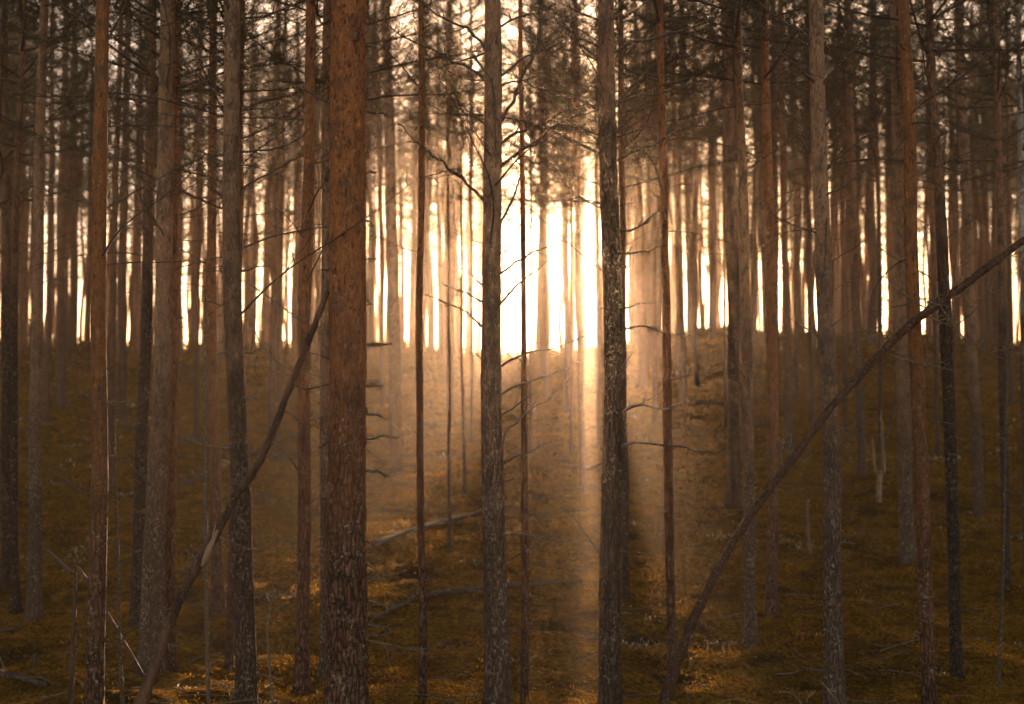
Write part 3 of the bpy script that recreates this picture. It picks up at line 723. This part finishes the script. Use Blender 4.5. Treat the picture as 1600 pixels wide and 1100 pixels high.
# ------------------------------------------------------------------ leaning dead stems, saplings, stumps, logs
def stem_thing(name, label, cat, pts, d0, d1, mat, twigs=(), group=None, kids=0, sides=14, rough=.08, end=None):
    """pts: (photo x, y, width); depth runs from d0 to d1 along the stem"""
    r = np.random.default_rng(hash_(label))
    n = len(pts); L = np.concatenate([[0], np.cumsum([math.hypot(pts[i + 1][0] - pts[i][0], pts[i + 1][1] - pts[i][1]) for i in range(n - 1)])]); L = L / L[-1]
    dep = [d0 + (d1 - d0) * t for t in L]
    P = np.array([at(p[0], p[1], dd) for p, dd in zip(pts, dep)]); W = np.array([px_size(p[2], q) for p, q in zip(pts, P)])
    seg = np.concatenate([[0], np.cumsum(np.linalg.norm(np.diff(P, axis=0), axis=1))])
    m = max(8, int(seg[-1] / .035)); tt = np.linspace(0, seg[-1], m)
    Q = np.stack([smooth_interp(tt, seg, P[:, k]) for k in range(3)], -1)
    rad = np.interp(tt, seg, W) * .5 * (1 + rough * (2 * vnoise(tt * 7, tt * 0, r.integers(40)) + 1.2 * vnoise(tt * 23, tt * 0, r.integers(40))))
    root = empty(name, Q[0]); tag(root, label, cat, group)
    b = MB(); b.tube(Q - Q[0], rad, sides)
    # rough, split surface
    v = b.v[-1]; v += (r.normal(0, 1, v.shape) * rad.mean() * .11).astype(np.float32)
    if kids: side_twigs(b, Q - Q[0], rad * .5, kids, .18, r, 4, True, .05)
    link('stem', b.mesh('stem', [M[mat]]), root)
    for w, tp, kd in twigs:
        # depth of the stem where the twig starts
        k = np.argmin([math.hypot(*(np.array(proj(*q)) - tp[0])) for q in Q]); dq = Q[k][1]
        s = r.choice([-1, 1]) * r.uniform(.1, .4); T = []
        acc = 0
        for i, (px, py) in enumerate(tp):
            if i: acc += math.hypot(px - tp[i - 1][0], py - tp[i - 1][1])
            T.append(at(px, py, dq + s * acc * dq / F))
        T = np.array(T); sg = np.concatenate([[0], np.cumsum(np.linalg.norm(np.diff(T, axis=0), axis=1))])
        mm = max(5, int(sg[-1] / .05)); t2 = np.linspace(0, sg[-1], mm)
        U = np.stack([smooth_interp(t2, sg, T[:, q]) for q in range(3)], -1) - Q[0]
        U[1:] += r.normal(0, .004, (mm - 1, 3)); U[0] = Q[k] - Q[0]
        rr = np.linspace(1, .4, mm) * max(px_size(w * 1.25, T[0]) * .5, .003)
        tb = MB(); tb.tube(U, rr, 5)
        if kd: side_twigs(tb, U, rr, kd + 3, .17, r, 4, True, .15, .2, .0032)
        link('dead_branch', tb.mesh('dead_branch', [M['twigl']]), root)
    return root, Q, rad

root, Q, rad = stem_thing('leaning_dead_tree', 'dark crooked dead stem leaning against the thickest trunk, with a torn pale scar', 'dead tree',
  [(216,1112,23),(228,1080,20),(240,1050,16),(262,985,14),(280,940,13),(300,900,15),(322,860,15),(340,830,13),(375,765,12),(397,735,12),(420,690,11),(455,600,10),(485,525,9),(512,455,7)], 9.35, 9.15, 'pole',
  [(2.6,[(457,579),(430,562),(410,542),(397,512),(392,486)],3),(2.2,[(465,577),(487,584),(500,592)],2),(2.6,[(441,640),(465,654),(497,657)],5),(2,[(485,510),(472,495)],1),(2.4,[(488,515),(498,520),(508,522)],6),
   (2.4,[(387,760),(420,775),(455,787)],9),(2,[(383,760),(370,755),(362,752)],4),(2.4,[(410,712),(440,720)],2),(2.6,[(424,690),(440,702),(462,710)],4),(2.2,[(376,775),(360,780),(352,785)],5),(2,[(308,900),(300,880),(302,868)],8),
   (2,[(300,905),(285,918)],2),(2,[(290,945),(270,947)],2),(2,[(312,890),(330,885)],3),(2,[(270,968),(250,975),(262,985)],3),(1.6,[(280,940),(305,948),(330,942)],3),(1.6,[(256,1000),(268,1010)],1),(1.4,[(350,835),(372,842)],1)])
# torn scar and splinter near the break
b = MB(); r = np.random.default_rng(5)
A = at(318, 885, Q[np.argmin(abs(np.array([proj(*q)[1] for q in Q]) - 885))][1] - .03); Bq = at(343, 828, Q[np.argmin(abs(np.array([proj(*q)[1] for q in Q]) - 828))][1] - .03)
tt = np.linspace(0, 1, 9)[:, None]
S = A * (1 - tt) + Bq * tt; S[:, 0] -= .012
b.tube(S - Q[0], np.array([.006, .014, .019, .021, .02, .017, .014, .011, .008]), 8)
b.tube(np.array([S[5], S[7] + [-.012, 0, .01], S[8] + [-.012, -.01, .04]]) - Q[0], np.array([.009, .007, .002]), 6)
link('torn_wood', b.mesh('torn_wood', [M['scar']]), root)

stem_thing('leaning_dead_pole', 'long straight reddish bare pole leaning steeply up to the right edge, twiggy along its length', 'dead tree',
  [(1036,1108,21),(1045,1075,18),(1060,1028,15.5),(1085,965,14),(1120,895,13),(1150,840,12),(1195,775,11.5),(1240,715,11.5),(1300,635,12),(1350,580,12),(1420,510,13),(1500,450,12),(1600,375,11),(1690,305,9),(1760,250,6)], 9.25, 9.45, 'pole2',
  [(2.2,[(1507,437),(1504,412),(1509,397)],2),(2.2,[(1445,480),(1412,460),(1390,442),(1385,427)],6),(4.5,[(1447,477),(1458,468),(1468,463)],5),(2.2,[(1455,495),(1475,505),(1495,502)],5),
   (2.4,[(1495,517),(1517,535),(1545,550),(1582,542)],5),(2.4,[(1392,557),(1425,565),(1460,572),(1500,583)],6),(2,[(1530,445),(1550,455),(1570,463)],4),(2.6,[(1221,730),(1219,700),(1224,670)],2),
   (2.2,[(1240,712),(1232,706),(1220,706)],1),(2.2,[(1289,637),(1285,607),(1277,572)],3),(2.2,[(1318,610),(1302,582),(1292,565)],3),(2,[(1177,790),(1172,762)],3),(3,[(1121,890),(1121,876)],0),
   (2,[(1350,580),(1340,562),(1335,550)],2),(2,[(1290,655),(1330,690),(1325,695)],3),(2,[(1245,715),(1258,720)],1),(2.4,[(1072,1012),(1080,1010)],2),(1.8,[(1470,470),(1490,462),(1500,440)],4),(2,[(1400,530),(1370,520),(1350,530)],4),(2,[(1560,408),(1590,395)],2)])

stem_thing('fallen_stick', 'thin dark fallen stick slanting down past the rust-orange pine to the leaning stem', 'stick', [(228,1064,6),(196,1008,6),(165,955,6),(140,915,7),(121,886,6)], 9.5, 9.8, 'pole', [(1.8,[(121,886),(112,884)],0)])
stem_thing('fallen_stick', 'short greyish stick slanting behind the thin dark one, further up the slope', 'stick', [(112,896,5),(92,876,4.5),(70,857,4)], 11.5, 12.5, 'log')

def sapling(label, pts, d, w_t, mat='twig', kids=12, name='dead_sapling', cat='sapling'):
    g = float(ground_base(at(pts[0][0], pts[0][1], d)[0], d))
    stem_thing(name, label, cat, pts, d, d, mat, (), None, kids, 8, .12)
sapling('thin bare dead sapling with bumpy nodes left of the rust-orange pine', [(110,1112,8),(114,1000,7),(117,935,6),(118,895,4)], 9.4, 6, 'pole', 8)
sapling('tall thin bare sapling close on the right of the rust-orange pine', [(192,1112,7),(186,980,6),(183,830,5),(178,640,3)], 9.5, 6, 'twig', 26)
sapling('thin mottled bare sapling just left of the lichen-crusted pine', [(326,1112,7),(322,900,6),(321,650,5),(320,450,3)], 9.6, 6, 'twigl', 26)
sapling('thin bare sapling at the foot of the dark thin pine nearest the right edge', [(1560,1072,6),(1567,900,5),(1571,700,4),(1573,590,2)], None or 10.6, 5, 'twig', 14)
sapling('curved thin dry stem rising from the moss left of the slim reddish pine', [(428,1108,4),(420,1030,3.5),(419,970,3),(428,935,2),(440,925,1.5)], 9.35, 3, 'twigl', 5)
sapling('short thin dead stem on the right slope between the reddish pine and the crossed pine', [(1266,872,6),(1263,835,5),(1262,780,3)], float(pix2ground(1266, 872)[1]), 4, 'twigl', 4)
sapling('pale dry stick poking up at the foot of the pine crossed by the leaning pole', [(1318,1112,4),(1300,1085,3.5),(1281,1063,2)], 9.2, 4, 'twigl', 2, 'dry_stick', 'stick')
sapling('bent dry stalk left of the pale dry stick', [(1256,1108,2),(1246,1090,2),(1228,1081,1.6),(1212,1082,1.2)], 9.2, 2, 'twigl', 1, 'dry_stalk', 'stalk')

def stump(label, px, top, bot, w):
    g = pix2ground(px, bot); r = np.random.default_rng(hash_(label)); p2 = at(px + 1, top, g[1]); h = p2[2] - g[2]; R = px_size(w, g) / 2
    root = empty('broken_stump', g); tag(root, label, 'stump')
    b = MB(); n = 9
    b.tube(np.stack([r.normal(0, .003, n), r.normal(0, .003, n), np.linspace(-.08, h, n)], -1), R * np.linspace(1.2, .9, n), 12, cap=True)
    for k in range(5):
        a = k * 1.3; b.tube(np.array([[math.cos(a) * R * .6, math.sin(a) * R * .6, h - .02], [math.cos(a) * R * .65, math.sin(a) * R * .65, h + r.uniform(.01, .05)]]), [R * .3, R * .06], 5)
    link('stem', b.mesh('stump', [M['log']]), root)
stump('short broken stump like a post in the moss at the lower left corner', 53, 1025, 1064, 7)
stump('tiny broken stump just left of the rust-orange pine', 123, 988, 1006, 5)

def log(label, pts, mat='log', lift=.5, kids=3, group=None):
    """fallen log lying on the moss; pts (photo x, y, width)"""
    r = np.random.default_rng(hash_(label))
    G = np.array([pix2ground(p[0], p[1]) for p in pts]); W = np.array([px_size(p[2], g) for p, g in zip(pts, G)])
    seg = np.concatenate([[0], np.cumsum(np.linalg.norm(np.diff(G, axis=0), axis=1))])
    m = max(8, int(seg[-1] / .08)); tt = np.linspace(0, seg[-1], m)
    f = tt / seg[-1]; xy = G[0][None, :2] * (1 - f[:, None]) + G[-1][None, :2] * f[:, None]
    rad = np.interp(tt, seg, W) * .5 * (1 + .12 * r.normal(0, 1, m) * .5)
    zg = ground_z(xy[:, 0], xy[:, 1]); cf = np.polyfit(f, zg, 2); z = np.polyval(cf, f); z = z + max(0, np.quantile(zg - z, .8)) + rad * lift
    Q = np.column_stack([xy, z]); Q[:, :2] += r.normal(0, .006, (m, 2))
    root = empty('fallen_log', Q[0]); tag(root, label, 'log', group)
    b = MB(); b.tube(Q - Q[0], rad, 12); b.tube(np.array([Q[0] - Q[0] + (Q[1] - Q[0]) * .02, Q[0] - Q[0] - (Q[1] - Q[0]) * .01]), [rad[0], rad[0] * .9], 12)
    link('stem', b.mesh('log', [M[mat]]), root)
    for k in range(kids):
        i = r.integers(1, m - 2); d = r.normal(0, 1, 3); d[2] = abs(d[2]) + .4
        tp = twig_line(Q[i] - Q[0], d, r.uniform(.1, .4), 5, r); tb = MB(); tb.tube(tp, np.linspace(rad[i] * .25, .002, 5), 5)
        link('dead_branch', tb.mesh('dead_branch', [M['twigl']]), root)
log('long thin fallen log lying across the slope behind the middle pine', [(640,946,9),(760,932,9),(850,925,8),(908,917,7)])
log('short fallen log slanting downhill left of the very slim red-brown pine', [(656,940,7),(620,956,7),(580,974,6)])
log('fallen log slanting up the slope towards the middle pine, above the long thin one', [(590,856,9),(660,826,9),(750,796,7)])
log('long dark fallen log running behind the lichen-crusted pine high on the left slope', [(192,668,8),(280,692,10),(380,714,9),(465,724,7)])
log('short thick rotten log left of the lichen-crusted pine, halfway up the slope', [(272,768,10),(326,746,9)])
log('small dark log end low behind the dark leaning dead stem', [(276,905,7),(312,901,7)])
log('grey rotting log in the moss at the lower left corner', [(-40,1066,11),(30,1068,11),(72,1076,9)])
log('short dark log lying at the left edge above the grey rotting one', [(-30,992,6),(33,988,6)])
log('thin fallen stem on the crest right of the slim pinkish pine', [(1075,636,5),(1140,631,5)], kids=1)

# pale forked deadwood on the right slope
g = pix2ground(1373, 790); d = g[1]
root = empty('forked_deadwood', g); tag(root, 'pale barkless forked piece of deadwood standing on the right slope', 'deadwood')
def px_tube(pts, mat, name, dd=0.0):
    P = np.array([at(p[0], p[1], d + dd * i) for i, p in enumerate(pts)]); W = np.array([px_size(p[2], q) / 2 for p, q in zip(pts, P)])
    n = 26; s = np.linspace(0, 1, len(pts)); t_ = np.linspace(0, 1, n)
    Q_ = np.stack([np.interp(t_, s, P[:, k]) for k in range(3)], -1); Q_[1:-1] += np.random.default_rng(len(pts)).normal(0, .006, (n - 2, 3)); b = MB(); b.tube(Q_ - g, np.interp(t_, s, W), 10)
    b.tube(np.array([Q_[0] + [0, 0, .002], Q_[0] + [0, 0, -.006]]) - g, [np.interp(0, s, W), np.interp(0, s, W) * .8], 10)
    link(name, b.mesh(name, [M[mat]]), root)
px_tube([(1373,789,10),(1373,775,9.5),(1374,760,9),(1375,745,9),(1375,735,8.5)], 'deadwood', 'stem')
px_tube([(1372,742,5),(1367,733,5),(1366,722,4.5),(1365,708,4),(1364,694,3),(1363,680,1.5)], 'deadwood', 'fork', .01)
px_tube([(1377,742,6),(1381,735,6.5),(1381,722,6),(1379,700,5),(1378,675,4),(1377,640,1.5)], 'deadwood', 'fork', -.01)
px_tube([(1381,728,3),(1385,695,4),(1392,660,5),(1398,630,5),(1403,598,2)], 'pole', 'fork', .05)

# ------------------------------------------------------------------ the stand on and beyond the ridge
def far_trunk(seed, H, D):
    r = np.random.default_rng(seed)
    wob = r.normal(0, .05, 7); wy = r.normal(0, .05, 7); wz = np.linspace(0, H, 7); wob[0] = wy[0] = 0
    ax = lambda z: np.array([smooth_interp(z, wz, wob), smooth_interp(z, wz, wy)])
    ra = lambda z: D / 2 * (1 - .45 * max(z, 0) / H if z < H * .8 else .64 * (1 - (z - H * .8) / (H * .2)) + .03) * (1 + .2 * math.exp(-max(z, 0) / .12))
    return trunk_mesh(ax, ra, -.3, H, H - .5, 12, .35, .07, r, [M['far']]), ax, ra
FT = [far_trunk(700 + k, CR_H, D) for k, D in enumerate([.18, .20, .23, .25, .19, .27, .22, .16])]

SUN = ray(925, 312); SUN = SUN / np.linalg.norm(SUN)
def near_ray(p0, x, y, zlo, zhi, rad):
    """does the sunbeam that reaches p0 pass within rad of the upright axis x, y between zlo and zhi?"""
    t = (y - p0[1]) / SUN[1]
    if t < 0: return False
    q = p0 + SUN * t
    return abs(q[0] - x) < rad and zlo < q[2] < zhi

beams = [np.array(pix2ground(260, 1062)), np.array(pix2ground(330, 1080)), np.array(pix2ground(900, 900)), np.array(pix2ground(650, 700)), np.array(pix2ground(640, 760)), np.array([.0, .0, 0.])]
placed = [(h['base'][0], h['base'][1]) for h in HERO.values()]
r = np.random.default_rng(77)
landmarks = [(8, 'the trunk at the left edge'), (155, 'the rust-orange pine'), (253, 'the stout lichen-spotted pine'), (366, 'the lichen-crusted pine'), (477, 'the slim rim-lit pine'), (543, 'the thickest trunk'),
  (657, 'the very slim red-brown pine'), (768, 'the middle pine'), (952, 'the darkest trunk'), (1040, 'the slim pinkish pine'), (1145, 'the dark slope pine'), (1287, 'the pole-crossed pine'),
  (1425, 'the orange-brown leaning pine'), (1519, 'the second-rightmost pine'), (1590, 'the pale-topped edge tree')]
def far_label(px, y):
    x0, nm = min(landmarks, key=lambda l: abs(l[0] - px))
    side = 'left' if px < x0 else 'right'
    where = 'on the slope crest' if y < 57 else ('beyond the crest' if y < 70 else 'far back in the mist')
    return f'slim pine {where}, just {side} of {nm}'
n_far = 0
tries = 0
while n_far < 235 and tries < 9000:
    tries += 1
    y = 43 + 41 * r.random(); x = (r.random() * 2 - 1) * (.385 * y + 1.5)
    if tries < 4: x, y = ((.03, 57.0), (.76, 70.0), (-.50, 47.5))[tries - 1]  # added pines, tried first, meant to block sun from the rust-orange trunk's rim
    if any((x - a) ** 2 + (y - b_) ** 2 < 1.15 ** 2 for a, b_ in placed): continue
    zg = float(ground_base(x, y)); px, py = proj(x, y, zg + 1)
    if tries > 3 and (822 < px < 840 or 858 < px < 880 or 912 < px < 934 or 788 < px < 808) : continue
    if px < 600 and r.random() < .2: continue
    H = r.uniform(11.5, 15.0)
    if any(near_ray(p, x, y, zg, zg + H, .3) for p in beams): continue
    if any(near_ray(p, x, y, zg + H * .34, zg + H, 1.0) for p in beams[:5]): continue
    placed.append((x, y))
    root = empty('pine_tree', (x, y, zg)); root.rotation_euler = (r.normal(0, .012), r.normal(0, .016), r.random() * 6.28)
    tag(root, far_label(px, y), 'tree', 'backlit pines crowding the ridge')
    me, ax, ra = FT[r.integers(len(FT))]; s = H / CR_H; sx = r.uniform(.85, 1.35)
    link('trunk', me, root, scale=(sx, sx, s))
    w = r.uniform(.8, 1.15)
    link('crown', CROWN_FAR[r.integers(len(CROWN_FAR))], root, (0, 0, 0), (0, 0, r.random() * 6.28), (w, w, s))
    for k in range(10 if y < 70 else 5):
        z = r.uniform(1.2, H * .42); a = r.random() * 6.28; kind = 'limb' if z > 2.5 else 'twig'; q = r.uniform(.7, 1.1)
        link('dead_branch', BR[kind][r.integers(len(BR[kind]))], root, (math.cos(a) * .06, math.sin(a) * .06, z), (r.normal(0, .3), r.normal(0, .15), a), (q, q, q))
    n_far += 1
# past three hundred pines the rest of the stand reads as one mass of stems
rw = np.random.default_rng(91); wb = MB(); n = 0
while n < 330:
    y = 46 + 42 * rw.random(); x = (rw.random() * 2 - 1) * (.385 * y + 1.5); zg = float(ground_base(x, y)); px, py = proj(x, y, zg + 1)
    if ((786 < px < 808 or 820 < px < 884) and rw.random() > .22) or 912 < px < 934 or any((x - a) ** 2 + (y - b_) ** 2 < .7 for a, b_ in placed): continue
    n += 1; h = rw.uniform(9, 14); zz = np.linspace(-.4, h, 8); q = rw.normal(0, .06, (8, 2)); q[0] = 0
    wb.tube(np.column_stack([x + q[:, 0], y + q[:, 1], zg + zz]), np.linspace(1, .15, 8) * rw.uniform(.05, .11), 7)
    for k in range(12):
        z = rw.uniform(1.5, h); a = rw.random() * 6.28; tp = twig_line((x, y, zg + z), (math.cos(a), math.sin(a), rw.uniform(0, .6)), rw.uniform(.5, 1.3), 5, rw)
        rr = np.linspace(.009, .003, 5); wb.tube(tp, rr, 4); side_twigs(wb, tp, rr, 5, .4, rw, 3, False)
tag(link('distant_stems', wb.mesh('distant_stems', [M['far']])), kind='stuff')
print('far trees', n_far)

# ------------------------------------------------------------------ haze
bm = MB()
x0, x1, y0, y1, z0, z1 = -112, 112, -42, 222, float(Z.min()) - 1, 22.5
bm.add([(x0,y0,z0),(x1,y0,z0),(x1,y1,z0),(x0,y1,z0),(x0,y0,z1),(x1,y0,z1),(x1,y1,z1),(x0,y1,z1)], [[0,3,2,1],[4,5,6,7],[0,1,5,4],[1,2,6,5],[2,3,7,6],[3,0,4,7]])
hm = bpy.data.materials.new('haze'); hm.use_nodes = True; nt = hm.node_tree; nt.nodes.clear()
ho = nt.nodes.new('ShaderNodeOutputMaterial'); pv = nt.nodes.new('ShaderNodeVolumePrincipled')
pv.inputs['Color'].default_value = (1.0, .74, .50, 1); pv.inputs['Density'].default_value = .00085; pv.inputs['Anisotropy'].default_value = .9
nt.links.new(pv.outputs[0], ho.inputs['Volume'])
tag(link('haze', bm.mesh('haze', [hm], False)), kind='stuff')

# ------------------------------------------------------------------ light
elev = math.asin(SUN[2]); azim = math.atan2(SUN[0], SUN[1])
w = bpy.data.worlds.new('World'); SC.world = w; w.use_nodes = True
nt = w.node_tree; bg = nt.nodes['Background']
sky = nt.nodes.new('ShaderNodeTexSky'); sky.sky_type = 'NISHITA'; sky.sun_disc = False
sky.sun_elevation = elev; sky.sun_rotation = azim; sky.air_density = 1.0; sky.dust_density = 1.0; sky.ozone_density = 1.0
mx = nt.nodes.new('ShaderNodeMix'); mx.data_type = 'RGBA'; mx.blend_type = 'MULTIPLY'; mx.inputs[0].default_value = 1
mx.inputs[7].default_value = (1.0, .77, .66, 1)
nt.links.new(sky.outputs[0], mx.inputs[6]); nt.links.new(mx.outputs[2], bg.inputs[0]); bg.inputs[1].default_value = .088
L = bpy.data.lights.new('sun', 'SUN'); L.energy = 5.0; L.angle = math.radians(.5); L.color = (1.0, .69, .48)
lo = bpy.data.objects.new('sun', L); COL.objects.link(lo); lo.rotation_euler = Vector(SUN).to_track_quat('Z', 'Y').to_euler()

# ------------------------------------------------------------------ camera and render
cam = bpy.data.cameras.new('camera'); co = bpy.data.objects.new('camera', cam); COL.objects.link(co)
cam.lens = 50; cam.sensor_width = 36; cam.sensor_fit = 'HORIZONTAL'; cam.clip_start = .1; cam.clip_end = 1000
co.location = (0, 0, 0); co.rotation_euler = (math.pi / 2 + PITCH, 0, 0)
cam.dof.use_dof = True; cam.dof.focus_distance = 9.2; cam.dof.aperture_fstop = 2.0
SC.camera = co
SC.view_settings.view_transform = 'Standard'; SC.view_settings.look = 'None'; SC.view_settings.gamma = 1; SC.view_settings.exposure = 2.05
cy = SC.cycles
cy.max_bounces = 6; cy.diffuse_bounces = 3; cy.glossy_bounces = 2; cy.transmission_bounces = 3; cy.volume_bounces = 1; cy.transparent_max_bounces = 6
cy.use_denoising = True; cy.sample_clamp_indirect = 6; cy.sample_clamp_direct = 0
cy.caustics_reflective = False; cy.caustics_refractive = False
